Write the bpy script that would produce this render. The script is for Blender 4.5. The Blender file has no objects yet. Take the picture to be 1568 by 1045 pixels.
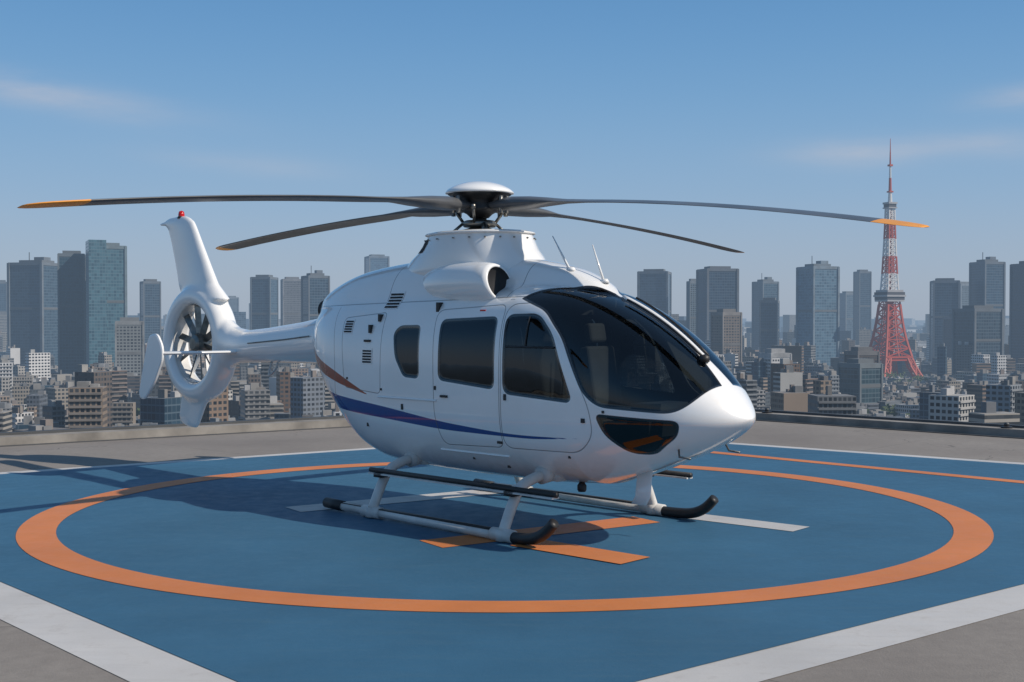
import bpy, math, random
import numpy as np
from mathutils import Vector, Matrix
random.seed(7); rng=np.random.default_rng(11)
S=bpy.context.scene
COL=S.collection
# ------------------------------------------------------------ helpers
def link(o,parent=None):
    COL.objects.link(o)
    if parent: o.parent=parent
    return o
def empty(name,loc=(0,0,0),rotz=0,parent=None):
    o=bpy.data.objects.new(name,None); o.location=loc; o.rotation_euler=(0,0,rotz); o.empty_display_size=.5
    return link(o,parent)
def mesh(name,v,f,mats,parent=None,smooth=False,mi=None,loc=None):
    me=bpy.data.meshes.new(name)
    me.from_pydata([tuple(map(float,p)) for p in v],[],[tuple(map(int,q)) for q in f])
    for m in (mats if isinstance(mats,(list,tuple)) else [mats]): me.materials.append(m)
    if mi is not None: me.polygons.foreach_set('material_index',list(mi))
    me.polygons.foreach_set('use_smooth',[smooth]*len(me.polygons))
    me.update()
    o=bpy.data.objects.new(name,me)
    if loc: o.location=loc
    return link(o,parent)
class NT:
    def __init__(s,name):
        s.m=bpy.data.materials.new(name); s.m.use_nodes=True; s.t=s.m.node_tree; s.t.nodes.clear()
        s.out=s.t.nodes.new('ShaderNodeOutputMaterial')
    def n(s,typ,**kw):
        nd=s.t.nodes.new(typ)
        for k,v in kw.items(): setattr(nd,k,v)
        return nd
    def l(s,a,b): s.t.links.new(a,b)
    def put(s,sock,v):
        if isinstance(v,bpy.types.NodeSocket): s.l(v,sock)
        else:
            if hasattr(sock,'default_value'):
                try: sock.default_value=v
                except Exception: sock.default_value=(v[0],v[1],v[2],1)
    def math(s,op,a,b=0.0,c=None,clamp=False):
        nd=s.n('ShaderNodeMath',operation=op,use_clamp=clamp); s.put(nd.inputs[0],a); s.put(nd.inputs[1],b)
        if c is not None: s.put(nd.inputs[2],c)
        return nd.outputs[0]
    def vmath(s,op,a,b=None):
        nd=s.n('ShaderNodeVectorMath',operation=op); s.put(nd.inputs[0],a)
        if b is not None: s.put(nd.inputs[1],b)
        return nd
    def mix(s,f,a,b,mode='MIX'):
        nd=s.n('ShaderNodeMix',data_type='RGBA',blend_type=mode); s.put(nd.inputs[0],f)
        for k,v in ((6,a),(7,b)):
            s.put(nd.inputs[k], v if isinstance(v,bpy.types.NodeSocket) else (v[0],v[1],v[2],1))
        return nd.outputs[2]
    def maprange(s,v,a,b,c=0.,d=1.,smooth=False):
        nd=s.n('ShaderNodeMapRange'); nd.clamp=True
        if smooth: nd.interpolation_type='SMOOTHSTEP'
        s.put(nd.inputs[0],v)
        for i,x in enumerate((a,b,c,d)): nd.inputs[i+1].default_value=x
        return nd.outputs[0]
    def noise(s,vec,scale,detail=4,rough=.55):
        nd=s.n('ShaderNodeTexNoise'); nd.inputs['Scale'].default_value=scale; nd.inputs['Detail'].default_value=detail
        nd.inputs['Roughness'].default_value=rough
        if vec is not None: s.l(vec,nd.inputs['Vector'])
        return nd.outputs[0]
    def bsdf(s,col,rough=.5,metal=0.,spec=.5,coat=0.,normal=None):
        nd=s.n('ShaderNodeBsdfPrincipled')
        s.put(nd.inputs['Base Color'], col if isinstance(col,bpy.types.NodeSocket) else (col[0],col[1],col[2],1))
        s.put(nd.inputs['Roughness'],rough); s.put(nd.inputs['Metallic'],metal); s.put(nd.inputs['Specular IOR Level'],spec)
        s.put(nd.inputs['Coat Weight'],coat); nd.inputs['Coat Roughness'].default_value=.04
        if normal is not None: s.l(normal,nd.inputs['Normal'])
        return nd.outputs[0]
    def bump(s,h,st=.3,dist=.01):
        nd=s.n('ShaderNodeBump'); nd.inputs['Strength'].default_value=st; nd.inputs['Distance'].default_value=dist; s.l(h,nd.inputs['Height']); return nd.outputs[0]
    def mixsh(s,f,a,b):
        nd=s.n('ShaderNodeMixShader'); s.put(nd.inputs[0],f); s.l(a,nd.inputs[1]); s.l(b,nd.inputs[2]); return nd.outputs[0]
    def pos(s): return s.n('ShaderNodeNewGeometry').outputs['Position']
    def obj(s): return s.n('ShaderNodeTexCoord').outputs['Object']
    def attr(s,nm): return s.n('ShaderNodeAttribute',attribute_name=nm)
    def fin(s,sh): s.l(sh,s.out.inputs[0]); return s.m
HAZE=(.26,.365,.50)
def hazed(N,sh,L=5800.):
    # aerial perspective painted in as emission, by distance of the surface from the rooftop
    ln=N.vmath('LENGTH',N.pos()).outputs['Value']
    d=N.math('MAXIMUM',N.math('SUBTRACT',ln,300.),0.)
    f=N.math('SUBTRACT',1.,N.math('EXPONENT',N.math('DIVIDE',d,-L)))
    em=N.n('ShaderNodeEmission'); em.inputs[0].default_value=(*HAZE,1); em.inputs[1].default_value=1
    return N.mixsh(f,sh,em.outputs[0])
def simple(name,col,rough=.5,metal=0.,spec=.5,coat=0.,var=.12,scale=6.,haze=False,bump=0):
    N=NT(name); o=N.obj(); nz=N.noise(o,scale,5)
    c=N.mix(N.maprange(nz,.3,.7),tuple(x*(1-var) for x in col),tuple(min(1,x*(1+var)) for x in col))
    nrm=N.bump(N.noise(o,scale*12,3),bump,.004) if bump else None
    r=N.math('ADD',N.math('MULTIPLY',N.noise(o,scale*3,3),.12),max(rough-.06,.0))
    sh=N.bsdf(c,r,metal,spec,coat,nrm)
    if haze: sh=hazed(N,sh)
    return N.fin(sh)
def loft(rings,cap=True):
    v=[];f=[];n=len(rings[0])
    for r in rings: v.extend(r)
    for i in range(len(rings)-1):
        for j in range(n):
            a=i*n+j;b=i*n+(j+1)%n; f.append((a,b,b+n,a+n))
    if cap:
        f.append(tuple(range(n-1,-1,-1))); f.append(tuple((len(rings)-1)*n+k for k in range(n)))
    return v,f
def merge(parts):
    V=[];F=[]
    for v,f in parts:
        o=len(V); V.extend(v); F.extend([tuple(i+o for i in q) for q in f])
    return V,F
def box(x0,x1,y0,y1,z0,z1,M=None):
    v=[(x0,y0,z0),(x1,y0,z0),(x1,y1,z0),(x0,y1,z0),(x0,y0,z1),(x1,y0,z1),(x1,y1,z1),(x0,y1,z1)]
    if M is not None: v=[tuple(M@Vector(p)) for p in v]
    return v,[(3,2,1,0),(4,5,6,7),(0,1,5,4),(1,2,6,5),(2,3,7,6),(3,0,4,7)]
def tube(pts,rad,n=14,smooth=0):
    P=[Vector(p) for p in pts]
    if smooth:
        Q=[];R=[]
        rr=rad if isinstance(rad,(list,tuple)) else [rad]*len(P)
        for i in range(len(P)-1):
            p0=P[max(i-1,0)];p1=P[i];p2=P[i+1];p3=P[min(i+2,len(P)-1)]
            for k in range(smooth):
                t=k/smooth
                Q.append(.5*((2*p1)+(p2-p0)*t+(2*p0-5*p1+4*p2-p3)*t*t+(3*p1-p0-3*p2+p3)*t**3)); R.append(rr[i]*(1-t)+rr[i+1]*t)
        Q.append(P[-1]);R.append(rr[-1]);P=Q;rad=R
    if not isinstance(rad,(list,tuple)): rad=[rad]*len(P)
    rings=[];up=None
    for i,p in enumerate(P):
        t=(P[min(i+1,len(P)-1)]-P[max(i-1,0)]).normalized()
        if up is None:
            up=t.orthogonal().normalized()
        up=(up-t*up.dot(t)).normalized(); s=t.cross(up)
        rings.append([tuple(p+rad[i]*(math.cos(a)*up+math.sin(a)*s)) for a in [2*math.pi*k/n for k in range(n)]])
    return loft(rings)
def lathe(prof,n=48,axis='z',c=(0,0,0),closed=False):
    rings=[]
    for k in range(n):
        a=2*math.pi*k/n
        ring=[]
        for r,h in prof:
            if axis=='z': ring.append((c[0]+r*math.cos(a),c[1]+r*math.sin(a),c[2]+h))
            elif axis=='y': ring.append((c[0]+r*math.cos(a),c[1]+h,c[2]+r*math.sin(a)))
            else: ring.append((c[0]+h,c[1]+r*math.cos(a),c[2]+r*math.sin(a)))
        rings.append(ring)
    m=len(prof); v=[p for r in rings for p in r]; f=[]
    for k in range(n):
        for j in range(m if closed else m-1):
            a=k*m+j;b=k*m+(j+1)%m;c2=((k+1)%n)*m+(j+1)%m;d=((k+1)%n)*m+j
            f.append((a,b,c2,d))
    return v,f
def pchip(xt,yt):
    xt=np.array(xt,float);yt=np.array(yt,float);h=np.diff(xt);d=np.diff(yt)/h
    m=np.zeros(len(xt)); m[0]=d[0]; m[-1]=d[-1]
    for i in range(1,len(xt)-1):
        if d[i-1]*d[i]>0:
            w1=2*h[i]+h[i-1];w2=h[i]+2*h[i-1]; m[i]=(w1+w2)/(w1/d[i-1]+w2/d[i])
    def f(x):
        x=np.clip(np.asarray(x,float),xt[0],xt[-1]); i=np.clip(np.searchsorted(xt,x)-1,0,len(h)-1)
        t=(x-xt[i])/h[i]
        return (2*t**3-3*t**2+1)*yt[i]+(t**3-2*t**2+t)*h[i]*m[i]+(-2*t**3+3*t**2)*yt[i+1]+(t**3-t**2)*h[i]*m[i+1]
    return f
def roundpoly(pts,r,n=6):
    out=[];N=len(pts);P=[np.array(p,float) for p in pts]
    for i in range(N):
        a,b,c=P[i-1],P[i],P[(i+1)%N]
        ra=min(r,.48*np.linalg.norm(a-b)); rc=min(r,.48*np.linalg.norm(c-b))
        p=b+(a-b)/np.linalg.norm(a-b)*ra; q=b+(c-b)/np.linalg.norm(c-b)*rc
        for k in range(n+1):
            t=k/n; out.append((1-t)**2*p+2*t*(1-t)*b+t*t*q)
    return np.array(out)
def sdf(px,pz,poly):
    d=np.full(px.shape,1e9);ins=np.zeros(px.shape,bool);N=len(poly)
    for i in range(N):
        a=poly[i];b=poly[(i+1)%N];e=b-a;L=e@e
        if L<1e-12: continue
        t=np.clip(((px-a[0])*e[0]+(pz-a[1])*e[1])/L,0,1)
        d=np.minimum(d,np.hypot(px-a[0]-t*e[0],pz-a[1]-t*e[1]))
        c=(a[1]>pz)!=(b[1]>pz)
        if abs(e[1])>1e-12: ins^=c&(px<a[0]+(pz-a[1])/e[1]*e[0])
    return np.where(ins,-d,d)

# ------------------------------------------------------------ camera, light, world
cam=bpy.data.cameras.new('camera'); co=bpy.data.objects.new('camera',cam); link(co)
cam.lens=42.86; cam.sensor_width=36; cam.clip_end=60000; cam.clip_start=.1
co.location=(0,0,2.08); co.rotation_euler=(math.radians(89.0),0,0); S.camera=co
el=math.radians(38.8); az=math.radians(-20)
sd=Vector((math.cos(az)*math.cos(el),math.sin(az)*math.cos(el),math.sin(el)))
sun=bpy.data.lights.new('sun','SUN'); sun.energy=4.4; sun.angle=math.radians(.5); sun.color=(1,.905,.79)
so=bpy.data.objects.new('sun',sun); link(so); so.rotation_euler=(-sd).to_track_quat('-Z','Y').to_euler(); so.location=(20,-8,30)
W=bpy.data.worlds.new('World'); S.world=W; W.use_nodes=True; wt=W.node_tree; wt.nodes.clear()
wo=wt.nodes.new('ShaderNodeOutputWorld'); bg=wt.nodes.new('ShaderNodeBackground'); bg.inputs[1].default_value=.10
sky=wt.nodes.new('ShaderNodeTexSky'); sky.sky_type='NISHITA'; sky.sun_disc=False; sky.sun_elevation=el; sky.sun_rotation=math.radians(110)
sky.altitude=100; sky.air_density=1.0; sky.dust_density=.8; sky.ozone_density=2.0
def wn(t,**kw):
    nd=wt.nodes.new(t)
    for k_,v_ in kw.items(): setattr(nd,k_,v_)
    return nd
def wm(op,a,b=0.):
    nd=wn('ShaderNodeMath',operation=op)
    for i,x in enumerate((a,b)):
        if isinstance(x,bpy.types.NodeSocket): wt.links.new(x,nd.inputs[i])
        else: nd.inputs[i].default_value=x
    return nd.outputs[0]
tc=wn('ShaderNodeTexCoord'); sp=wn('ShaderNodeSeparateXYZ'); wt.links.new(tc.outputs['Generated'],sp.inputs[0])
ramp=wn('ShaderNodeValToRGB'); ramp.color_ramp.interpolation='B_SPLINE'
els=ramp.color_ramp.elements
els[0].position=0; els[0].color=(.355,.425,.53,1); els[1].position=1; els[1].color=(.11,.19,.33,1)
for p_,c_ in ((.04,(.35,.435,.56,1)),(.10,(.275,.43,.625,1)),(.18,(.175,.37,.62,1)),(.27,(.10,.28,.56,1)),(.5,(.11,.24,.44,1))):
    e_=els.new(p_); e_.color=c_
wt.links.new(sp.outputs[2],ramp.inputs[0])
sc_=wn('ShaderNodeMix',data_type='RGBA',blend_type='MULTIPLY'); sc_.inputs[0].default_value=1; wt.links.new(ramp.outputs[0],sc_.inputs[6]); sc_.inputs[7].default_value=(10,10,10,1)
sc_.clamp_result=False
mul=wn('ShaderNodeMix',data_type='RGBA'); mul.inputs[0].default_value=.88; wt.links.new(sky.outputs[0],mul.inputs[6]); wt.links.new(sc_.outputs[2],mul.inputs[7])
# thin wisps of cirrus: a few soft streaks broken up by noise
uu=wm('DIVIDE',sp.outputs[0],wm('MAXIMUM',sp.outputs[1],.05)); vv=wm('DIVIDE',sp.outputs[2],wm('MAXIMUM',sp.outputs[1],.05))
tot=None
for (u0,v0,su,sv,sl,am) in ((-.36,.180,.10,.014,-.17,.45),(-.43,.195,.09,.012,-.12,.35),(.43,.183,.05,.010,.10,.75),(.28,.137,.06,.012,.05,.55),(-.22,.128,.08,.010,-.1,.25),(.41,.145,.08,.012,.0,.4)):
    a_=wm('DIVIDE',wm('SUBTRACT',uu,u0),su); b_=wm('DIVIDE',wm('SUBTRACT',wm('SUBTRACT',vv,v0),wm('MULTIPLY',wm('SUBTRACT',uu,u0),sl)),sv)
    g_=wm('MULTIPLY',wm('EXPONENT',wm('MULTIPLY',wm('ADD',wm('MULTIPLY',a_,a_),wm('MULTIPLY',b_,b_)),-1.)),am)
    tot=g_ if tot is None else wm('ADD',tot,g_)
mp=wn('ShaderNodeMapping'); mp.inputs['Scale'].default_value=(5,5,26); mp.inputs['Rotation'].default_value=(0,.13,0); wt.links.new(tc.outputs['Generated'],mp.inputs[0])
nz=wn('ShaderNodeTexNoise'); nz.inputs['Scale'].default_value=1.; nz.inputs['Detail'].default_value=6; nz.inputs['Roughness'].default_value=.6; wt.links.new(mp.outputs[0],nz.inputs['Vector'])
mr=wn('ShaderNodeMapRange'); mr.inputs[1].default_value=.3; mr.inputs[2].default_value=.75; wt.links.new(nz.outputs[0],mr.inputs[0])
cf=wm('MULTIPLY',tot,mr.outputs[0])
cl=wn('ShaderNodeMix',data_type='RGBA'); wt.links.new(cf,cl.inputs[0]); wt.links.new(mul.outputs[2],cl.inputs[6]); cl.inputs[7].default_value=(5.6,5.5,5.9,1)
wt.links.new(cl.outputs[2],bg.inputs[0]); wt.links.new(bg.outputs[0],wo.inputs[0])
S.view_settings.view_transform='Standard'; S.view_settings.look='None'; S.view_settings.exposure=0

# ------------------------------------------------------------ rooftop + helipad
def flat(name,pts,z,mat,parent=None):
    return mesh(name,[(p[0],p[1],z) for p in pts],[tuple(range(len(pts)))],mat,parent)
N=NT('concrete_deck'); p=N.pos(); a=N.noise(p,.35,6,.6); b=N.noise(p,9,6,.7); c=N.noise(p,60,3,.6)
col=N.mix(N.maprange(a,.3,.72),(.175,.155,.138),(.265,.24,.212)); col=N.mix(N.maprange(b,.35,.75,0,.6),col,(.15,.134,.12))
rot=N.n('ShaderNodeMapping'); rot.inputs['Rotation'].default_value=(0,0,math.radians(42)); N.l(p,rot.inputs[0])
sp_=N.n('ShaderNodeSeparateXYZ'); N.l(rot.outputs[0],sp_.inputs[0])
def joint(s,per):
    fr=N.math('FRACT',N.math('DIVIDE',N.math('ADD',s,1.3),per)); return N.math('LESS_THAN',N.math('ABSOLUTE',N.math('SUBTRACT',fr,.5)),.007/per)
jn=N.math('MAXIMUM',joint(sp_.outputs[0],5.),joint(sp_.outputs[1],5.))
vor=N.n('ShaderNodeTexVoronoi',feature='DISTANCE_TO_EDGE'); vor.inputs['Scale'].default_value=.28
wv=N.vmath('ADD',p); nn=N.n('ShaderNodeTexNoise'); nn.inputs['Scale'].default_value=1.6; nn.inputs['Detail'].default_value=4; N.l(p,nn.inputs[0]); N.l(nn.outputs['Color'],wv.inputs[1]); N.l(wv.outputs[0],vor.inputs['Vector'])
cr=N.math('MULTIPLY',N.math('LESS_THAN',vor.outputs[0],.0035),N.maprange(a,.5,.56))
col=N.mix(N.math('MULTIPLY',N.math('MAXIMUM',jn,cr),.6),col,(.07,.062,.058))
M_CONC=N.fin(N.bsdf(col,.85,normal=N.bump(N.math('ADD',b,c),.4,.008)))
def paint(name,base,worn,rough=.55,wear=.62):
    N=NT(name); p=N.pos(); a=N.noise(p,.5,5,.6); b=N.noise(p,5,8,.72); c=N.noise(p,90,3,.6)
    mpp=N.n('ShaderNodeMapping'); mpp.inputs['Scale'].default_value=(.6,7,1); mpp.inputs['Rotation'].default_value=(0,0,.7); N.l(p,mpp.inputs[0]); d=N.noise(mpp.outputs[0],1.6,6,.65)
    col=N.mix(N.maprange(a,.3,.7),tuple(x*.84 for x in base),tuple(x*1.12 for x in base))
    col=N.mix(N.maprange(d,.5,.8,0,.25),col,worn)
    col=N.mix(N.maprange(b,wear,.85,0,.7),col,worn)
    col=N.mix(N.maprange(c,.55,.8,0,.25),col,tuple(x*.5 for x in base))
    return N.fin(N.bsdf(col,N.maprange(b,.3,.7,rough-.1,rough+.12),spec=.35,normal=N.bump(N.math('ADD',c,N.math('MULTIPLY',b,.8)),.3,.004)))
M_BLUE=paint('blue_pad_paint',(.034,.112,.190),(.075,.145,.19)); M_OR=paint('orange_paint',(.58,.19,.055),(.38,.21,.12),wear=.58); M_WH=paint('white_line_paint',(.50,.485,.465),(.29,.27,.255),wear=.55)
k=1.04
deckp=[(2.7,28.3),(-40,-1.2),(-40,-30),(40,-30),(40,-9)]
v=[(x,y,0) for x,y in deckp]+[(x,y,-90) for x,y in deckp]
mesh('rooftop_deck',v,[(0,1,2,3,4)]+[(i,i+5,(i+1)%5+5,(i+1)%5) for i in range(5)],M_CONC)
pad=empty('helipad')
Q=[np.array(q)*k for q in [(-.59,5.69),(10.29,14.18),(1.41,21.16),(-8.61,14.33)]]
def offset(Q,ws):
    n=len(Q);L=[]
    for i in range(n):
        a,b=Q[i],Q[(i+1)%n];e=(b-a)/np.linalg.norm(b-a);nrm=np.array([e[1],-e[0]]);L.append((a+nrm*ws[i],e))
    out=[]
    for i in range(n):
        (p,e),(q,g)=L[i-1],L[i]; t=np.linalg.solve(np.array([e,-g]).T,q-p); out.append(p+e*t[0])
    return out
flat('border_line',offset(Q,[.43,.26,.24,.45]),.004,M_WH,pad)
flat('blue_surface',Q,.008,M_BLUE,pad)
v=[];f=[];n=160;cx,cy=-.07,12.75*k
for i in range(n):
    a=2*math.pi*i/n
    v+= [(cx+4.80*k*math.cos(a),cy+4.5*k*math.sin(a),.012),(cx+4.45*k*math.cos(a),cy+4.16*k*math.sin(a),.012)]
    f.append((2*i,(2*i+2)%(2*n),(2*i+3)%(2*n),2*i+1))
mesh('circle_marking',v,f,M_OR,pad)
def strip(name,p0,p1,w,z,mat):
    p0=np.array(p0)*k;p1=np.array(p1)*k;e=(p1-p0)/np.linalg.norm(p1-p0);q=np.array([-e[1],e[0]])*w/2
    flat(name,[p0-q,p1-q,p1+q,p0+q],z,mat,pad)
strip('h_marking_bar_1',(-2.3,12.75),(.0,14.28),.42,.012,M_WH)
strip('h_marking_bar_2',(1.75,12.4),(2.75,11.55),.36,.012,M_WH)
strip('h_marking_bar_3',(-.72,10.78),(1.34,12.12),.44,.012,M_OR)
strip('h_marking_bar_4',(.12,10.85),(1.02,10.02),.42,.016,M_OR)
strip('outer_orange_line',(1.2,20.15),(8.2,12.9),.24,.012,M_OR)
M_KERB=simple('kerb_concrete',(.23,.215,.195),.85,var=.3,scale=2,bump=.3); M_STEEL=simple('galvanised_steel',(.09,.095,.10),.6,.5,scale=3)
def along(p0,p1,off,w,z0,z1):
    p0=np.array(p0,float);p1=np.array(p1,float);e=(p1-p0)/np.linalg.norm(p1-p0);q=np.array([-e[1],e[0]])
    A=[p0+q*off,p1+q*off,p1+q*(off+w),p0+q*(off+w)]
    return [(a[0],a[1],z0) for a in A]+[(a[0],a[1],z1) for a in A],[(3,2,1,0),(4,5,6,7),(0,1,5,4),(1,2,6,5),(2,3,7,6),(3,0,4,7)]
kerb=empty('roof_edge_parapet')
E1=((-40,-1.2),(2.7,28.3));E2=((2.7,28.3),(40,-9))
for nm,E,hh in (('left',E1,.0),('right',E2,.003)):
    mesh(nm+'_kerb',*along(*E,-.44,.36,.0,.14+hh),M_KERB,kerb)
    mesh(nm+'_metal_coping',*along(*E,-.12,.14,.10+hh,.185+hh),M_STEEL,kerb)
    mesh(nm+'_drain_channel',*along(*E,-.62,.10,.001+hh,.012+hh),M_STEEL,kerb)
M_DK=simple('dark_metal',(.03,.03,.032),.45,.3)
def fixture(x,y):
    e=empty('perimeter_light',(x,y,.14))
    mesh('base',*lathe([(0,0),(.10,0),(.10,.03),(.05,.045),(.05,.06),(0,.06)],20),M_DK,e)
    mesh('lens',*lathe([(0,.11),(.03,.105),(.045,.08),(.045,.06),(0,.06)],20),M_STEEL,e,True)
for t in (.075,.17): fixture(2.7+37.3*t-.2,28.3-37.3*t-.2)

# ------------------------------------------------------------ HELICOPTER
heli=empty('helicopter',(-.35,13.2,0),math.radians(-45))
DZ=(0,0,.08)
x0n,xe,xr=2.0,3.47,-2.62
fzb=pchip([-2.62,-2.35,-2.05,-1.65,-1.30,-1.0,-.4,1.0,1.6,2.0],[1.8,1.42,1.10,.72,.48,.405,.375,.375,.395,.42])
fztr=pchip([-2.62,-2.45,-2.2,-1.5,0,1.2],[1.9,2.13,2.24,2.3,2.33,2.36])
fzc=pchip([-2.62,-2.2,-1.5,-.5,2,3.48],[1.84,1.70,1.42,1.27,1.2,1.12])
fnu=pchip([-2.72,-1.2,0,1.5,2.3,3.0,3.48],[2.2,3.2,3.6,3.4,2.6,2.25,2.1]); fnl=pchip([-2.72,-1.2,0,2,3,3.48],[2.1,2.6,2.7,2.5,2.2,2.1])
fW2=pchip([-2.62,-2.45,-2.2,-1.6,-.5,.3,.7,1.2,1.7,2.0],[.12,.34,.46,.55,.57,.50,.42,.38,.30,.12])
fz2=pchip([-2.62,-2.45,-2.2,-1.6,-.8,0,.65,1.38,1.75,2.0],[2.05,2.28,2.42,2.58,2.66,2.69,2.65,2.53,2.38,2.2])
def dims(x):
    x=np.asarray(x,float)
    t=np.clip((x-x0n)/(xe-x0n),0,1); Wf=.80*np.power(np.clip(1-t**2.2,1e-9,1),.625)
    tr=np.clip((-1.15-x)/(-1.15-xr),0,1); Wr=.80*np.sqrt(np.clip(1-tr**2.4,1e-9,1))
    Wd=np.maximum(np.where(x>0,Wf,Wr),.004)
    zb=np.where(x<x0n,fzb(x),1.12-.70*np.power(np.clip(1-t,1e-9,1),.68))
    tt=np.clip((x-1.2)/(xe-1.2),0,1); zt=np.where(x<1.2,fztr(x),1.12+1.24*np.power(np.clip(1-tt**2,1e-9,1),.9))
    zc=fzc(x)
    return Wd,np.minimum(zb,zc-.004),np.maximum(zt,zc+.004),zc
def F(x,y,z):
    Wd,zb,zt,zc=dims(x); y=np.abs(y)
    up=z>zc; h=np.where(up,zt-zc,zc-zb); n=np.where(up,fnu(x),fnl(x))
    F1=((y/Wd)**n+(np.abs(z-zc)/h)**n)**(1/n)
    w2=fW2(x); h2=np.maximum(fz2(x)-2.0,.02)
    F2=((y/w2)**2.6+(np.abs(z-2.0)/np.where(z>2.0,h2,.5))**2.6)**(1/2.6)
    F2=np.where((x>2.05),9.,F2); F2=np.where(z<1.9,9.,F2)
    kk=28.; m=np.minimum(F1,F2); return m-np.log(np.exp(-kk*(F1-m))+np.exp(-kk*(F2-m)))/kk
xs=np.concatenate([xr+.25*(1-np.cos(np.linspace(0,1,26)*math.pi/2)),np.linspace(xr+.262,3.1,350),3.1+(xe-3.1)*np.sin(np.linspace(0,1,52)[1:]*math.pi/2)])
K=400; ph=np.arange(K)*2*math.pi/K
X=np.repeat(xs[:,None],K,1); sy=np.sin(ph)[None,:]+0*X; cz=np.cos(ph)[None,:]+0*X; ZC=fzc(X)
lo=np.zeros_like(X);hi=np.full_like(X,2.5)
for _ in range(34):
    mid=(lo+hi)/2; ins=F(X,sy*mid,ZC+cz*mid)<1; lo=np.where(ins,mid,lo);hi=np.where(ins,hi,mid)
R=(lo+hi)/2; Yb=sy*R; Zb=ZC+cz*R
def surf_y(x,z):
    x=np.asarray(x,float);z=np.asarray(z,float);lo=np.zeros_like(x+z);hi=lo+1.2
    for _ in range(30):
        m=(lo+hi)/2;i=F(x+0*m,m,z+0*m)<1;lo=np.where(i,m,lo);hi=np.where(i,hi,m)
    return (lo+hi)/2
fx=X.ravel();fy=Yb.ravel();fz=Zb.ravel(); ay=np.abs(fy)
W1=roundpoly([(-.52,1.86),(-.43,1.935),(-.10,1.94),(-.085,1.39),(-.33,1.40),(-.47,1.60)],.06)
W2=roundpoly([(.215,2.0),(1.03,2.03),(1.04,1.32),(.225,1.385)],.08)
W3=roundpoly([(1.15,2.05),(1.56,2.055),(1.78,1.86),(2.075,1.235),(1.17,1.285)],.10)
WS=roundpoly([(1.17,2.235),(1.6,2.42),(2.05,2.6),(3.4,2.0),(3.24,1.46),(3.17,1.28),(3.03,1.175),(2.36,1.215),(2.19,1.33),(1.90,1.83),(1.62,2.09)],.10)
CH=roundpoly([(2.33,1.145),(3.08,1.105),(3.04,.98),(2.77,.79),(2.60,.80),(2.42,.96)],.07)
g=np.minimum.reduce([sdf(fx,fz,W1),sdf(fx,fz,W2),sdf(fx,fz,W3),sdf(fx,fz,CH)])
# windscreens: centre strip widens towards the nose
cen=.035+.16*np.clip(fx-2.85,0,1)**1.1
ws=np.maximum(np.maximum(sdf(fx,fz,WS),cen-ay), 1.98-fx-1.2*np.clip(ay,0,.66))
ad={'wsd':ws.copy()}
g=np.minimum(g,ws); ad['glass']=g
xb=np.array([-2.6,-1.83,-.61,.49,1.41,2.05,2.15]);zu=np.array([1.40,1.20,1.06,.94,.893,.906,.91]);zl=np.array([1.2,1.035,.935,.872,.864,.902,.91])
bl=np.array([np.array(p) for p in list(zip(np.linspace(-2.6,2.12,60),pchip(xb,zu)(np.linspace(-2.6,2.12,60))))+list(zip(np.linspace(2.12,-2.6,60),pchip(xb,zl)(np.linspace(2.12,-2.6,60))))])
ad['blue']=sdf(fx,fz,bl)
t=np.linspace(-2.35,-.95,40)
rd=np.array(list(zip(t,pchip([-2.35,-2.14,-1.51,-.95],[1.80,1.64,1.41,1.19])(t)))+list(zip(t[::-1],pchip([-2.35,-2.14,-1.51,-.95],[1.66,1.50,1.30,1.18])(t[::-1]))))
ad['red']=sdf(fx,fz,rd)
ad['sa']=sdf(fx,fz,roundpoly([(.12,2.10),(1.10,2.15),(1.12,.75),(.24,.72),(.16,1.0)],.09))
ad['sb']=sdf(fx,fz,roundpoly([(1.125,2.15),(1.60,2.17),(1.86,1.93),(2.27,1.18),(2.30,.95),(2.1,.77),(1.14,.75)],.12))
ad['sc']=np.where(fz<2.15,fx+1.55+.25*(fz-1.4)**2,9.)
ad['sd']=np.where(fx<1.3,fz-(2.2+.02*fx),9.)
ad['se']=np.where(fz>2.2,np.where(fx<-.1,fx+.85,fx-1.02),9.)
ad['sf']=sdf(fx,fz,roundpoly([(-1.45,2.02),(-.72,2.08),(-.72,1.2),(-1.35,1.25)],.06))
rec=np.clip(-g/.02,0,1)*.010
Yr=fy-rec*np.sin(np.tile(ph,len(xs))); Zr=fz-rec*np.cos(np.tile(ph,len(xs)))
V=np.stack([fx,Yr,Zr],1)
nS=len(xs); I,J=np.meshgrid(np.arange(nS-1),np.arange(K),indexing='ij'); A=(I*K+J).ravel();B=(I*K+(J+1)%K).ravel()
Fc=np.stack([A,A+K,B+K,B],1)
# body material
N=NT('helicopter_paint_and_glass')
def msk(nm,w=.002): return N.maprange(N.attr(nm).outputs['Fac'],-w,w,1,0)
def seam(nm,w=.0055): return N.maprange(N.math('ABSOLUTE',N.attr(nm).outputs['Fac']),w*.4,w*1.3,1,0)
o=N.obj(); dirt=N.noise(o,1.4,6,.6); fine=N.noise(o,14,5,.6)
base=N.mix(N.maprange(dirt,.35,.75,0,1),(.86,.855,.835),(.80,.79,.765))
osp=N.n('ShaderNodeSeparateXYZ'); N.l(o,osp.inputs[0])
low_tone=N.math('MULTIPLY',N.maprange(osp.outputs[2],.75,.4,0,.5),N.maprange(fine,.35,.7))  # mottled base tone, darker towards the belly
base=N.mix(low_tone,base,(.55,.52,.47))
base=N.mix(msk('blue'),base,(.012,.035,.20)); base=N.mix(msk('red'),base,(.30,.045,.02))
sm=seam('sa')
for q in ('sb','sc','sd','se','sf'): sm=N.math('MAXIMUM',sm,seam(q))
base=N.mix(N.math('MULTIPLY',sm,.72),base,(.10,.10,.10))
rub=N.maprange(N.attr('glass').outputs['Fac'],.004,.010,1,0)
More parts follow.
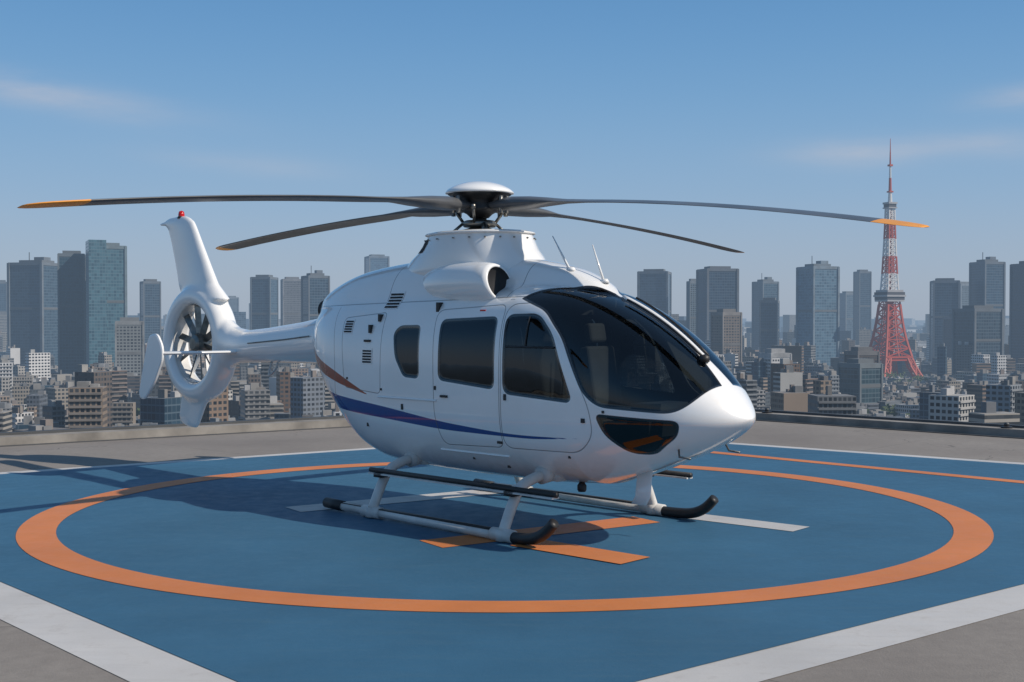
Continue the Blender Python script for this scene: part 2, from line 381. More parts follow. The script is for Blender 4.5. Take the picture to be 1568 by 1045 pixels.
base=N.mix(rub,base,(.012,.012,.013))
hgt=N.math('MULTIPLY',sm,-1.0)
pb=N.bsdf(base,N.maprange(fine,.3,.7,.16,.24),spec=.5,coat=1.,normal=N.bump(hgt,.5,.006))
back=N.n('ShaderNodeBsdfDiffuse'); back.inputs[0].default_value=(.045,.045,.048,1)
gg=N.n('ShaderNodeNewGeometry')
two=N.mixsh(gg.outputs['Backfacing'],pb,back.outputs[0])
tr=N.n('ShaderNodeBsdfTransparent'); N.l(N.mix(msk('wsd'),(.15,.175,.19),(.38,.43,.45)),tr.inputs[0])
gl=N.n('ShaderNodeBsdfGlossy'); gl.inputs['Roughness'].default_value=.012; gl.inputs[0].default_value=(.9,.95,1,1)
gbn=N.bump(N.noise(o,2.2,2),.25,.01); N.l(gbn,gl.inputs['Normal'])
fr=N.n('ShaderNodeFresnel'); fr.inputs[0].default_value=1.55
glass=N.mixsh(fr.outputs[0],tr.outputs[0],gl.outputs[0])
gm=N.maprange(N.attr('glass').outputs['Fac'],-.017,-.013,1,0)
M_BODY=N.fin(N.mixsh(gm,two,glass))
caps=[tuple(range(K)),tuple(((nS-1)*K+K-1-j) for j in range(K))]
body=mesh('fuselage',V,[tuple(q) for q in Fc.tolist()]+caps,M_BODY,heli,True,loc=DZ)
for nm,a in ad.items():
    at=body.data.attributes.new(nm,'FLOAT','POINT'); at.data.foreach_set('value',np.ascontiguousarray(a,dtype=np.float32))
M_WHT=simple('white_gloss_paint',(.83,.825,.805),.2,coat=1.,var=.03,scale=1.5)
M_BLK=simple('black_rubber',(.018,.018,.019),.5,var=.3); M_DARK=simple('duct_dark',(.012,.012,.013),.7)
M_TUBE=simple('skid_grey_paint',(.58,.57,.545),.35,var=.18,scale=4); M_BLADE=simple('rotor_blade_grey',(.085,.088,.092),.33,var=.25,scale=2); M_TIP=simple('blade_tip_orange',(.75,.30,.03),.4)
M_MET=simple('hub_metal',(.20,.195,.18),.35,.85,var=.4,scale=9); M_SEAT=simple('seat_fabric',(.10,.095,.09),.85,bump=.4); M_INT=simple('cabin_trim',(.06,.06,.062),.7); M_RED=simple('red_lens',(.5,.01,.01),.15)
# surface patch helper
def patch(name,x0,x1,z0,z1,off,mat,side,nx=6,nz=4):
    v=[];f=[]
    for i in range(nx+1):
        for j in range(nz+1):
            x=x0+(x1-x0)*i/nx;z=z0+(z1-z0)*j/nz; v.append((x,side*(float(surf_y(x,z))+off),z))
    for i in range(nx):
        for j in range(nz):
            a=i*(nz+1)+j; f.append((a,a+nz+1,a+nz+2,a+1) if side<0 else (a,a+1,a+nz+2,a+nz+1))
    return v,f
for side in (-1,1):
    lou=[];frm=[]
    for (x0,x1,z0,z1) in ((-.82,-.60,2.13,2.30),(-1.40,-1.26,1.86,2.0),(-1.02,-.87,1.53,1.68)):
        frm.append(patch('',x0-.012,x1+.012,z0-.012,z1+.012,.004,None,side))
        n=5
        for i in range(n):
            za=z0+(z1-z0)*i/n; lou.append(patch('',x0,x1,za,za+(z1-z0)/n*.62,.009,None,side,6,1))
    mesh('vent_frame',*merge(frm),M_WHT,heli,loc=DZ); mesh('vent_louvres',*merge(lou),M_DARK,heli,loc=DZ)
    dk=[]
    def knob(x,z,sx,sz,d=.03):
        y=float(surf_y(x,z)); dk.append(box(x-sx,x+sx,side*y-d,side*y+d,z-sz,z+sz))
    knob(.10,2.13,.022,.05); knob(-.80,2.02,.02,.04); knob(-.92,1.90,.018,.045); knob(-.95,1.77,.05,.012,.02)
    knob(.32,1.22,.05,.012,.02); knob(1.08,.80,.03,.012,.015); knob(1.2,1.25,.012,.03,.015);knob(2.2,1.08,.02,.02,.012)
    knob(-.35,1.08,.012,.03,.012);knob(.18,1.3,.01,.02,.012);knob(1.05,.55,.015,.015,.01)
    knob(-1.3,1.35,.012,.012,.008);knob(-.7,1.25,.012,.012,.008);knob(.6,.60,.012,.012,.008);knob(1.95,.72,.012,.012,.008);knob(-1.0,.85,.012,.02,.008);knob(2.42,1.17,.012,.012,.008)
    mesh('door_hardware',*merge(dk),M_BLK,heli,loc=DZ)
    y=float(surf_y(.78,2.12)); mesh('door_light',*box(.74,.82,side*y-.02,side*y+.02,2.08,2.1),M_RED,heli,loc=DZ)
    mesh('door_rail',*tube([(xx,side*(float(surf_y(xx,1.17))+.006),1.17) for xx in np.linspace(-.75,.2,12)],.012,8),M_WHT,heli,loc=DZ)
    mesh('lower_rail',*tube([(xx,side*(float(surf_y(xx,.66))+.006),.66) for xx in np.linspace(.15,1.15,12)],.010,8),M_WHT,heli,loc=DZ)
    zz=1.74
    mesh('window_vent_frame',*merge([tube([(xx,side*(float(surf_y(xx,zz))-.002),zz) for xx in np.linspace(1.19,1.82,10)],.011,8),tube([(1.45,side*(float(surf_y(1.45,z_))-.002),z_) for z_ in np.linspace(1.74,2.03,6)],.008,8)]),M_BLK,heli,loc=DZ)
    # engine intake scoop: short bulge growing out of the cowling
    rings=[]
    for xx,yc,zc_,ry,rz in ((-.62,.30,2.33,.08,.12),(-.40,.36,2.34,.13,.17),(-.15,.42,2.355,.165,.20),(.15,.465,2.365,.19,.22),(.45,.49,2.37,.205,.225),(.66,.50,2.37,.208,.218),(.77,.505,2.37,.20,.205),(.825,.505,2.37,.182,.186),(.825,.505,2.37,.160,.165),(.79,.505,2.37,.148,.152)):
        rings.append([(xx+(-.05*math.sin(a)), side*yc+ry*math.cos(a), zc_+rz*math.sin(a)) for a in [2*math.pi*q/48 for q in range(48)]])
    vv_,ff=loft(rings); mi=[0]*(48*8)+[1]*48+[0,1]
    mesh('engine_intake',vv_,ff,[M_WHT,M_DARK],heli,True,mi,loc=DZ)
    mesh('exhaust_pipe',*tube([(-1.9,side*.20,2.10),(-2.2,side*.25,2.11),(-2.42,side*.28,2.12)],[.13,.12,.115],28),M_DARK,heli,True,loc=DZ)
# mast fairing
def ellp(a,b,z,t,ex=2.3,cx=0):
    c_,s_=math.cos(t),math.sin(t); return (cx+a*math.copysign(abs(c_)**(2/ex),c_),b*math.copysign(abs(s_)**(2/ex),s_),z)
def ell(a,b,z,n=64,ex=2.3,cx=0): return [ellp(a,b,z,2*math.pi*q/n,ex,cx) for q in range(n)]
mesh('mast_fairing',*loft([ell(1.10,.48,2.40,cx=-.12),ell(.98,.48,2.56,cx=-.08),ell(.87,.48,2.66,cx=-.05),ell(.755,.475,2.74,cx=-.02),ell(.68,.465,2.82),ell(.64,.455,2.89),ell(.63,.45,2.925),ell(.60,.42,2.942),ell(.5,.34,2.938)]),M_WHT,heli,True,loc=DZ)
for side in (-1,1):
    vv_=[];ff=[]
    lv=[(.765,.479,2.725,-.022),(.70,.47,2.795,-.006),(.655,.46,2.865,0)]
    for a_,b_,z_,cx_ in lv:
        for i in range(7):
            t_=math.radians(122+(30*i/6)); p_=ellp(a_*1.012,b_*1.012,z_,t_,cx=cx_); vv_.append((p_[0],side*p_[1],p_[2]))
    for j in range(2):
        for i in range(6): ff.append((j*7+i,j*7+i+1,j*7+7+i+1,j*7+7+i))
    mesh('fairing_opening',vv_,ff,M_DARK,heli,loc=DZ)
    # forward brace strip and small bolts on the fairing rim
mesh('fairing_rim',*loft([ell(.645,.465,2.905),ell(.66,.48,2.912),ell(.66,.48,2.924),ell(.645,.465,2.931)]),M_WHT,heli,True,loc=DZ)
bo=[]
for i in range(20):
    p_=ellp(.675,.49,2.86,2*math.pi*i/20+.1); bo.append(lathe([(.0001,-.008),(.011,-.006),(.011,.006),(.0001,.008)],8,'z',(p_[0]*.985,p_[1]*.965,2.86)))
mesh('fairing_bolts',*merge(bo),M_MET,heli,loc=DZ)
# rotor mast and hub
parts=[lathe([(.0,2.9),(.24,2.9),(.24,2.955),(.20,2.965),(.11,2.99),(.10,3.02),(.075,3.03),(.075,3.2),(0,3.2)],32),lathe([(0,3.0),(.17,3.0),(.19,3.02),(.19,3.05),(.15,3.07),(0,3.07)],32)]
ROT=math.radians(1.5)
for i in range(4):
    a=i*math.pi/2+ROT+.45; parts.append(tube([(.17*math.cos(a),.17*math.sin(a),3.03),(.29*math.cos(a+.1),.29*math.sin(a+.1),3.2)],.017,8)); parts.append(lathe([(0,-.03),(.028,-.02),(.028,.02),(0,.03)],10,'z',(.29*math.cos(a+.1),.29*math.sin(a+.1),3.2)))
    a+=.6; parts.append(tube([(.32*math.cos(a),.32*math.sin(a),2.92),(.19*math.cos(a),.19*math.sin(a),3.03)],.016,8))
    a=i*math.pi/2+ROT
    for dd in (-.045,.045):
        cx_,cy2=.36*math.cos(a)-dd*math.sin(a),.36*math.sin(a)+dd*math.cos(a); parts.append(lathe([(.0001,3.13),(.026,3.135),(.026,3.31),(.0001,3.32)],10,'z',(cx_,cy2,0)))
parts.append(tube([(.16,-.1,3.03),(.26,-.2,2.97),(.27,-.2,2.92)],.012,8))
mesh('rotor_mast',*merge(parts),M_MET,heli,True,loc=DZ)
mesh('rotor_hub',*lathe([(0,3.10),(.10,3.10),(.14,3.14),(.2,3.17),(.21,3.2),(.17,3.25),(.2,3.29),(.30,3.325),(.34,3.345),(.35,3.36),(0,3.37)],48),M_BLK,heli,True,loc=DZ)
mesh('hub_cap',*lathe([(.345,3.353),(.37,3.357),(.372,3.372),(.34,3.405),(.28,3.44),(.18,3.475),(.08,3.49),(.0001,3.493)],64),M_WHT,heli,True,loc=DZ)
def blade(az,ztip,nm,tip):
    st=[(.10,.10,.08,0),(.22,.13,.09,0),(.34,.17,.13,0),(.5,.24,.15,.0),(.75,.29,.13,.02),(1.0,.28,.09,.05),(1.2,.265,.055,.08),(1.5,.28,.038,.10)]
    st+=[(r,.29,.034,.11) for r in np.linspace(1.8,4.75,28)]+[(4.85,.285,.03,.11),(4.95,.25,.026,.11),(5.02,.19,.02,.11),(5.05,.12,.01,.11)]
    rings=[];n=24
    for r,c_,th,pit in st:
        z=3.225+(ztip-3.225)*((max(r-.3,0)/4.75)**1.75)
        ring=[]
        for q in range(n):
            t=2*math.pi*q/n; yy=c_/2*math.cos(t); xn=(math.cos(t)+1)/2
            tt=th/2*math.sin(t)*(1 if r<1.1 else (.35+.9*xn))
            yl=yy-.03*(r>1.2); ring.append((r,yl*math.cos(pit)-tt*math.sin(pit),z+yl*math.sin(pit)+tt*math.cos(pit)))
        rings.append(ring)
    vv,ff=loft(rings); mi=[]
    for i in range(len(rings)-1): mi+= [1 if (tip and (st[i][0]+st[i+1][0])/2>tip) else 0]*n
    mi+=[0,1 if tip else 0]
    o=mesh(nm,vv,ff,[M_BLADE,M_TIP],heli,True,mi,loc=DZ); o.rotation_euler=(0,0,az+ROT)
blade(0,2.74,'main_rotor_blade_1',4.68);blade(math.pi/2,2.93,'main_rotor_blade_2',4.95);blade(math.pi,2.96,'main_rotor_blade_3',4.8);blade(-math.pi/2,2.89,'main_rotor_blade_4',4.58)
# tail: boom + shroud + fins, voxel-blended
def ring_x(x,zc,hy,hz,n=40,ex=2.1): return [(x,hy*math.copysign(abs(math.sin(t))**(2/ex),math.sin(t)),zc+hz*math.copysign(abs(math.cos(t))**(2/ex),math.cos(t))) for t in [2*math.pi*q/n for q in range(n)]]
P=[loft([ring_x(*a) for a in ((-2.1,1.80,.33,.33),(-2.6,1.755,.31,.30),(-3.2,1.71,.27,.265),(-4.0,1.665,.225,.23),(-4.5,1.64,.20,.22),(-4.8,1.65,.185,.25),(-5.0,1.67,.175,.34),(-5.15,1.69,.16,.46),(-5.20,1.70,.14,.55))])]
C=(-5.76,0,1.66); prof=[]
for q in range(28):
    t=2*math.pi*q/28; c_,s_=math.cos(t),math.sin(t); rr=.685+.14*math.copysign(abs(c_)**.75,c_); th=.205-.05*(c_+1)/2; prof.append((rr,th*math.copysign(abs(s_)**.75,s_)))
P.append(lathe(prof,72,'y',C,True))
def foil(z,le,te,th,n=28):
    out=[];c_=le-te
    for q in range(n):
        t=2*math.pi*q/n; xn=(math.cos(t)+1)/2; out.append((te+c_*xn,th/2*math.sin(t)*(.45+.7*xn),z))
    return out
P.append(loft([foil(*a) for a in ((2.27,-5.02,-6.2,.36),(2.5,-5.30,-6.33,.27),(2.8,-5.50,-6.42,.22),(3.1,-5.70,-6.53,.19),(3.3,-5.83,-6.62,.17),(3.40,-5.90,-6.74,.15),(3.46,-6.0,-6.70,.11),(3.50,-6.12,-6.55,.05))]))
P.append(loft([foil(*a) for a in ((1.07,-5.25,-6.2,.32),(.95,-5.42,-6.25,.2),(.8,-5.6,-6.3,.13),(.6,-5.72,-6.35,.10),(.50,-5.78,-6.28,.08),(.455,-5.85,-6.1,.05))]))
P.append(loft([[(x,p_[1],p_[2]) for p_ in [(0,.03*math.sin(t),3.405+h*math.cos(t)) for t in [2*math.pi*q/12 for q in range(12)]]] for x,h in ((-6.5,.045),(-6.75,.035),(-6.86,.02))]))
tail=mesh('tail_boom_and_fin',*merge(P),M_WHT,heli,True,loc=DZ)
rm=tail.modifiers.new('r','REMESH'); rm.mode='VOXEL'; rm.voxel_size=.017; rm.use_smooth_shade=True
sm_=tail.modifiers.new('s','SMOOTH'); sm_.factor=.5; sm_.iterations=24
# fenestron fan
parts=[lathe([(.0,-.12),(.08,-.12),(.13,-.09),(.15,-.03),(.15,.12),(.0,.14)],32,'y',C)]
for i in range(10):
    a=2*math.pi*i/10+.2; M=Matrix.Translation(C)@Matrix.Rotation(a,4,'Y')@Matrix.Rotation(.6,4,'X')
    parts.append(box(.13,.54,-.008,.008,-.045,.045,M))
mesh('tail_fan',*merge(parts),M_MET,heli,loc=DZ)
parts=[]
for i in range(7):
    a=2*math.pi*i/7+.5; M=Matrix.Translation((C[0],.09,C[2]))@Matrix.Rotation(a,4,'Y'); parts.append(box(.1,.56,-.03,.03,-.012,.012,M))
mesh('tail_fan_stator',*merge(parts),M_WHT,heli,loc=DZ)
mesh('duct_liner',*lathe([(.548,-.1),(.541,0),(.548,.1)],64,'y',C),M_TUBE,heli,True,loc=DZ)
# stabiliser
def foil_y(y,xl,xt,z,th,n=24): return [(p_[0],y,z+p_[1]) for p_ in foil(0,xl,xt,th,n)]
mesh('horizontal_stabiliser',*loft([foil_y(y,-4.50,-4.88,1.57,.055) for y in (-1.25,-.6,0,.6,1.58)]),M_WHT,heli,True,loc=DZ)
pl=roundpoly([(-4.52,1.66),(-4.66,1.83),(-4.86,1.80),(-5.04,1.3),(-5.14,.98),(-4.98,.96),(-4.72,1.2),(-4.52,1.5)],.08,5)
pl2=roundpoly([(-4.52,1.66),(-4.66,1.83),(-4.86,1.80),(-4.98,1.5),(-4.96,1.32),(-4.82,1.28),(-4.66,1.33),(-4.52,1.45)],.08,5)
for yy_,side,pp in ((1.26,-1,pl),(1.59,1,pl2)):
    rings=[[(q[0]*s_+(-4.83)*(1-s_),side*(yy_+d),q[1]*s_+1.4*(1-s_)) for q in pp] for d,s_ in ((-.022,.95),(-.012,1.),(.012,1.),(.022,.95))]
    mesh('stabiliser_endplate',*loft(rings),M_WHT,heli,False,loc=DZ)
mesh('tail_beacon',*lathe([(.045,0),(.045,.03),(.035,.07),(.0001,.085)],20,'z',(-6.25,0,3.49)),M_RED,heli,True,loc=DZ)
mesh('beacon_base',*lathe([(.0001,-.03),(.06,-.03),(.05,.0),(.0,.0)],20,'z',(-6.25,0,3.49)),M_BLK,heli,True,loc=DZ)
mesh('tail_tie_down',*tube([(-3.75,-.05,1.46),(-3.8,-.05,1.36),(-3.95,-.05,1.28),(-3.9,-.05,1.44)],.016,8,5),M_TUBE,heli,True,loc=DZ)
mesh('boom_strip',*tube([(-2.7,-.315,1.80),(-3.3,-.272,1.75),(-4.2,-.22,1.69)],.008,8),M_MET,heli,loc=DZ)
# antennas on roof
mesh('roof_antennas',*merge([tube([(1.45,-.12,2.46),(1.2,-.13,2.84)],[.016,.006],8),tube([(1.78,.0,2.34),(1.62,.0,2.74)],[.016,.006],8),lathe([(.0,0),(.05,0),(.03,.04),(0,.04)],16,'z',(1.45,-.12,2.48)),lathe([(0,0),(.05,0),(.03,.04),(0,.04)],16,'z',(1.78,0,2.36))]),M_WHT,heli,True,loc=DZ)
# centre post + wipers
def ztop(x):
    lo,hi=1.0,3.0
    for _ in range(30):
        m=(lo+hi)/2
        if F(np.array(x),np.array(0.),np.array(m))<1: lo=m
        else: hi=m
    return lo
xsP=np.linspace(2.02,3.0,16)
mesh('windscreen_post',*tube([(x,0,ztop(x)-.004) for x in xsP],.030,10),M_WHT,heli,True,loc=DZ)
mesh('wipers',*merge([tube([(x,-.05-.06*(3-x),ztop(x)+.028) for x in np.linspace(2.15,2.98,10)],.012,8),tube([(x,.05+.05*(3-x),ztop(x)+.028) for x in np.linspace(2.1,2.98,10)],.012,8),lathe([(0,-.02),(.05,-.01),(.05,.04),(.0,.06)],16,'z',(3.0,-.04,ztop(3.0)))]),M_BLK,heli,True,loc=DZ)
# interior
parts=[box(-.5,2.15,-.5,.5,.66,.72),box(-.52,-.42,-.62,.62,.66,2.12)]
parts.append(box(2.36,2.62,-.36,.36,.92,1.12)); parts.append(box(2.34,2.58,-.28,.28,1.12,1.22)); parts.append(box(1.7,2.36,-.13,.13,.72,1.0))
parts.append(box(1.10,1.16,-.62,.62,2.05,2.2)); parts+= [box(1.11,1.17,s_*.69-.02,s_*.69+.02,.8,2.05) for s_ in (-1,1)]
parts.append(box(1.3,2.0,-.1,.1,2.12,2.2))
mesh('cabin_interior',*merge(parts),M_INT,heli,loc=DZ)
def seat(x,y):
    T=Matrix.Translation((x,y,0)); B=T@Matrix.Translation((0,0,1.12))@Matrix.Rotation(-.2,4,'Y')
    return [box(-.05,.45,-.22,.22,.98,1.12,T),box(-.08,.05,-.22,.22,0,.62,B),box(-.06,.04,-.13,.13,.66,.86,B),box(0,.4,-.17,.17,.72,.98,T)]
parts=[]
for x in (1.5,.15):
    for y in (-.36,.36): parts+=seat(x,y)
st=mesh('seats',*merge(parts),M_SEAT,heli,loc=DZ); bv=st.modifiers.new('b','BEVEL'); bv.width=.035; bv.segments=3
# skids
parts=[];blk=[];steps=[]
for s_ in (-1,1):
    y=s_*1.12; q_=.07*s_
    parts.append(tube([(-1.15,y,.075),(1.8+q_,y,.06)],.047,16))
    blk.append(tube([(1.45+q_,y,.063),(1.75+q_,y,.064),(1.95+q_,y,.085),(2.1+q_,y,.15),(2.22+q_,y,.26)],[.05,.054,.054,.054,.05],16,6))
    blk.append(tube([(-1.25,y,.085),(-.95,y,.075)],.056,16)); blk.append(box(-1.1,1.5,y-.03,y+.03,.105,.118))
    blk.append(tube([(-.62,y*.9,.49),(2.08,y*.9,.49)],.026,12)); steps.append(box(-.6,2.06,y*.9-.05,y*.9+.05,.452,.468))
    for xx in (1.5,-.45):
        parts.append(tube([(xx,y,.02),(xx,y,.12)],.075,16)); parts.append(tube([(xx-.14,y,.07),(xx+.14,y,.07)],.062,16))
        blk.append(box(xx-.06,xx+.06,y*.9-.05,y*.9+.05,.425,.47))
for xx in (1.5,-.45):
    parts.append(tube([(xx,-1.12,.10),(xx,-.99,.36),(xx,-.88,.50),(xx,-.65,.575),(xx,-.3,.60),(xx,.3,.60),(xx,.65,.575),(xx,.88,.50),(xx,.99,.36),(xx,1.12,.10)],.052,18,6))
    for s_ in (-1,1): parts.append(tube([(xx,s_*.45,.60),(xx,s_*.62,.58)],.085,18))
    parts.append(box(xx-.12,xx+.12,-.5,.5,.52,.62))
mesh('landing_skids',*merge(parts),M_TUBE,heli,True); mesh('skid_shoes_and_steps',*merge(blk),M_BLK,heli,True); mesh('step_boards',*merge(steps),M_TUBE,heli)
# belly bits
mesh('belly_antenna',*loft([[(p_[0]+dx,-.15+p_[1],z) for p_ in foil(0,2.5,2.32,.03)] for dx,z in ((0,.68),(-.03,.42),(-.08,.34))]),M_WHT,heli,True)
mesh('search_light',*lathe([(0,0),(.035,0),(.045,.02),(.045,.06),(.02,.10),(0,.10)],20,'z',(1.75,-.3,.42)),M_BLK,heli,True)
mesh('pitot_tubes',*merge([tube([(2.95,-.35,.86),(2.98,-.38,.78),(3.1,-.38,.77)],.010,8),tube([(2.95,.35,.86),(2.98,.38,.78),(3.1,.38,.77)],.010,8)]),M_MET,heli,True,loc=DZ)

# ------------------------------------------------------------ CITY
GZ=-87.
N=NT('city_ground'); p=N.pos(); a=N.noise(p,.01,5); b=N.noise(p,.06,4)
col=N.mix(N.maprange(a,.35,.65),(.06,.06,.06),(.10,.10,.095)); col=N.mix(N.maprange(b,.52,.6),col,(.03,.045,.02))
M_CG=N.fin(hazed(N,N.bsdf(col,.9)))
gs=30000; mesh('city_ground',[(-gs,-gs,GZ),(gs,-gs,GZ),(gs,gs,GZ),(-gs,gs,GZ)],[(0,1,2,3)],M_CG)
def facade(name,glassy):
    N=NT(name); uv=N.n('ShaderNodeUVMap',uv_map='UVMap').outputs[0]; sp=N.n('ShaderNodeSeparateXYZ'); N.l(uv,sp.inputs[0]); u,v_=sp.outputs[0],sp.outputs[1]
    col=N.attr('Col').outputs['Color']; sty0=N.attr('sty').outputs['Fac']; blank=N.math('GREATER_THAN',sty0,1.); sty=N.math('FRACT',sty0)
    fh=4.0 if glassy else 3.2
    pu=N.math('ADD',N.math('MULTIPLY',sty,2.6),3.0 if glassy else 2.2)
    ud=N.math('DIVIDE',u,pu); vd=N.math('DIVIDE',v_,fh)
    fu=N.math('FRACT',ud); fv=N.math('FRACT',vd)
    cv=N.n('ShaderNodeCombineXYZ'); N.l(N.math('FLOOR',ud),cv.inputs[0]); N.l(N.math('FLOOR',vd),cv.inputs[1]); N.l(sty,cv.inputs[2])
    wn_=N.n('ShaderNodeTexWhiteNoise'); N.l(cv.outputs[0],wn_.inputs[0]); rnd=wn_.outputs[0]
    if glassy:
        wu=N.math('GREATER_THAN',fu,.10); wv=N.math('GREATER_THAN',fv,.2)
    else:
        wu=N.math('MAXIMUM',N.math('LESS_THAN',N.math('ABSOLUTE',N.math('SUBTRACT',fu,.5)),.33),N.math('GREATER_THAN',sty,.62))
        wv=N.math('LESS_THAN',N.math('ABSOLUTE',N.math('SUBTRACT',fv,.55)),.27)
    m=N.math('MULTIPLY',N.math('MULTIPLY',wu,wv),N.math('SUBTRACT',1.,blank))
    big=N.noise(N.pos(),.02,3); dirt=N.mix(N.maprange(big,.3,.7),(.8,.8,.8),(1.1,1.1,1.1)); wall=N.mix(1.,col,dirt,'MULTIPLY')
    if glassy:
        tint=N.mix(1.,N.mix(rnd,(.45,.5,.55),(.95,1,1)),col,'MULTIPLY')
        wsh=N.bsdf(tint,.22,.0,.5); wall_s=N.bsdf(N.mix(.18,wall,(.22,.27,.31)),.5)
    else:
        wc=N.mix(rnd,(.012,.016,.022),(.075,.08,.085)); wsh=N.bsdf(wc,.3,.0,.4); wall_s=N.bsdf(wall,.85)
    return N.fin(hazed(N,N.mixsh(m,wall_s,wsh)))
M_FAC=facade('apartment_facade',False); M_GLS=facade('curtain_wall',True)
N=NT('flat_roof'); p=N.pos(); a=N.noise(p,.08,4); c_=N.attr('Col').outputs['Color']
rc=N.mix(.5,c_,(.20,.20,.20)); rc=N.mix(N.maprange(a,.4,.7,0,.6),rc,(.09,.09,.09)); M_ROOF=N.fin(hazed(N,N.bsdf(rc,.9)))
class City:
    def __init__(s): s.v=[];s.f=[];s.uv=[];s.c=[];s.st=[];s.mi=[]
    def box(s,cx,cy,w,d,ang,z0,z1,col,sty,fm=0,rm=1,bl=0.):
        ca,sa=math.cos(ang),math.sin(ang);o=len(s.v);cs=[(-w/2,-d/2),(w/2,-d/2),(w/2,d/2),(-w/2,d/2)]
        P=[(cx+x*ca-y*sa,cy+x*sa+y*ca) for x,y in cs]
        s.v+=[(*q,z0) for q in P]+[(*q,z1) for q in P]
        u=random.random()*20
        for i in range(4):
            L=w if i%2==0 else d; j=(i+1)%4
            s.f.append((o+i,o+j,o+4+j,o+4+i)); h=z1-z0; s.uv+=[(u,-h),(u+L,-h),(u+L,0),(u,0)]; s.mi.append(fm); s.st.append(sty+(1.0001 if random.random()<bl else 0))
        s.f.append((o+4,o+5,o+6,o+7)); s.uv+=[(0,0)]*4; s.mi.append(rm)
        s.c+=[col]*5; s.st+=[sty]
    def make(s,name,mats,parent=None):
        me=bpy.data.meshes.new(name); me.from_pydata(s.v,[],s.f)
        for m in mats: me.materials.append(m)
        me.polygons.foreach_set('material_index',s.mi)
        uv=me.uv_layers.new(name='UVMap'); uv.data.foreach_set('uv',np.array(s.uv,np.float32).ravel())
        a=me.attributes.new('Col','FLOAT_COLOR','FACE'); a.data.foreach_set('color',np.array([(*c,1) for c in s.c],np.float32).ravel())
        b=me.attributes.new('sty','FLOAT','FACE'); b.data.foreach_set('value',np.array(s.st,np.float32))
        me.update(); o=bpy.data.objects.new(name,me); return link(o,parent)
PAL=[(.36,.335,.30),(.45,.44,.42),(.30,.265,.22),(.22,.155,.115),(.17,.11,.08),(.27,.265,.26),(.55,.54,.53),(.14,.145,.15),(.34,.31,.27),(.25,.21,.17),(.62,.61,.60),(.11,.09,.08),(.14,.16,.19),(.31,.24,.185),(.07,.085,.10),(.20,.22,.24)]
C_=City()
TX,TY=520.,1680.
def lowrise(y0,y1,cell,hmul,spread=.62):
    y=y0
    while y<y1:
        x=-spread*y
        while x<spread*y:
            if random.random()<.92:
                cx=x+random.uniform(-.28,.28)*cell; cy=y+random.uniform(-.28,.28)*cell
                w=cell*random.uniform(.35,.95); d=cell*random.uniform(.35,.95)
                r=random.random(); h=(random.uniform(8,24) if r<.66 else random.uniform(22,40) if r<.93 else random.uniform(40,62))*hmul
                if abs(cx/cy-TX/TY)<.034 and cy<TY+80: h=min(h,random.uniform(7,16)*(.8 if cy>1400 else 1.5))
                if math.hypot(cx-TX,cy-TY)<62: x+=cell; continue
                ang=random.choice((.35,.35,-.5,.1,.8))+random.uniform(-.08,.08)
                col=random.choice(PAL); q=random.uniform(.7,1.15); col=tuple(min(.7,t*q) for t in col); sty=random.random()*.99
                gl=random.random()<.12
                if gl: col=(.04,.075,.11)
                C_.box(cx,cy,w,d,ang,GZ,GZ+h,col,sty,2 if gl else 0,1,.13)
                ca,sa=math.cos(ang),math.sin(ang)
                if cell<60:
                    # projecting balcony / floor slabs on the nearer blocks
                    if cy<1150 and not gl and random.random()<.5:
                        for kf in range(1,int(h/3.2)):
                            C_.box(cx+.5*d*sa,cy-.5*d*ca,w*.96,1.6,ang,GZ+h-kf*3.2-.25,GZ+h-kf*3.2+.75,tuple(min(.7,t*1.15) for t in col),.3,1)
                    for _k in range(random.choice((1,2,3,4))):
                        ox=random.uniform(-.33,.33)*w;oy=random.uniform(-.33,.33)*d
                        C_.box(cx+ox*ca-oy*sa,cy+ox*sa+oy*ca,random.uniform(1.5,6),random.uniform(1.5,5),ang,GZ+h,GZ+h+random.uniform(1.2,5),random.choice(PAL),.3,1)
                    if random.random()<.4:
                        oy=-d*.5-2; C_.box(cx-oy*sa*1,cy+oy*ca,w*.6,6,ang,GZ,GZ+h*random.uniform(.4,.8),random.choice(PAL),sty)
            x+=cell
        y+=cell*.95
lowrise(520,1250,21,.92); lowrise(1250,2200,25,1.0); lowrise(2200,4200,44,1.2,.58); lowrise(4200,9000,105,1.6,.55)
for i in range(260):
    y=random.uniform(2000,6500); x=random.uniform(-.5,.5)*y
    if abs(x/y-TX/TY)<.03: continue
    w=random.uniform(22,48); h=random.uniform(50,104)+ (y-2000)*.004
    C_.box(x,y,w,w*random.uniform(.6,1.2),random.uniform(-.7,.7),GZ,GZ+h,random.choice([(.08,.12,.17),(.25,.25,.25),(.2,.19,.18),(.06,.10,.15)]),random.random()*.99,random.choice((0,2)))
C_.make('distant_city_buildings',[M_FAC,M_ROOF,M_GLS])
GD=(.028,.058,.092);GL=(.12,.165,.205);GR=(.14,.145,.155);BR=(.17,.14,.12)
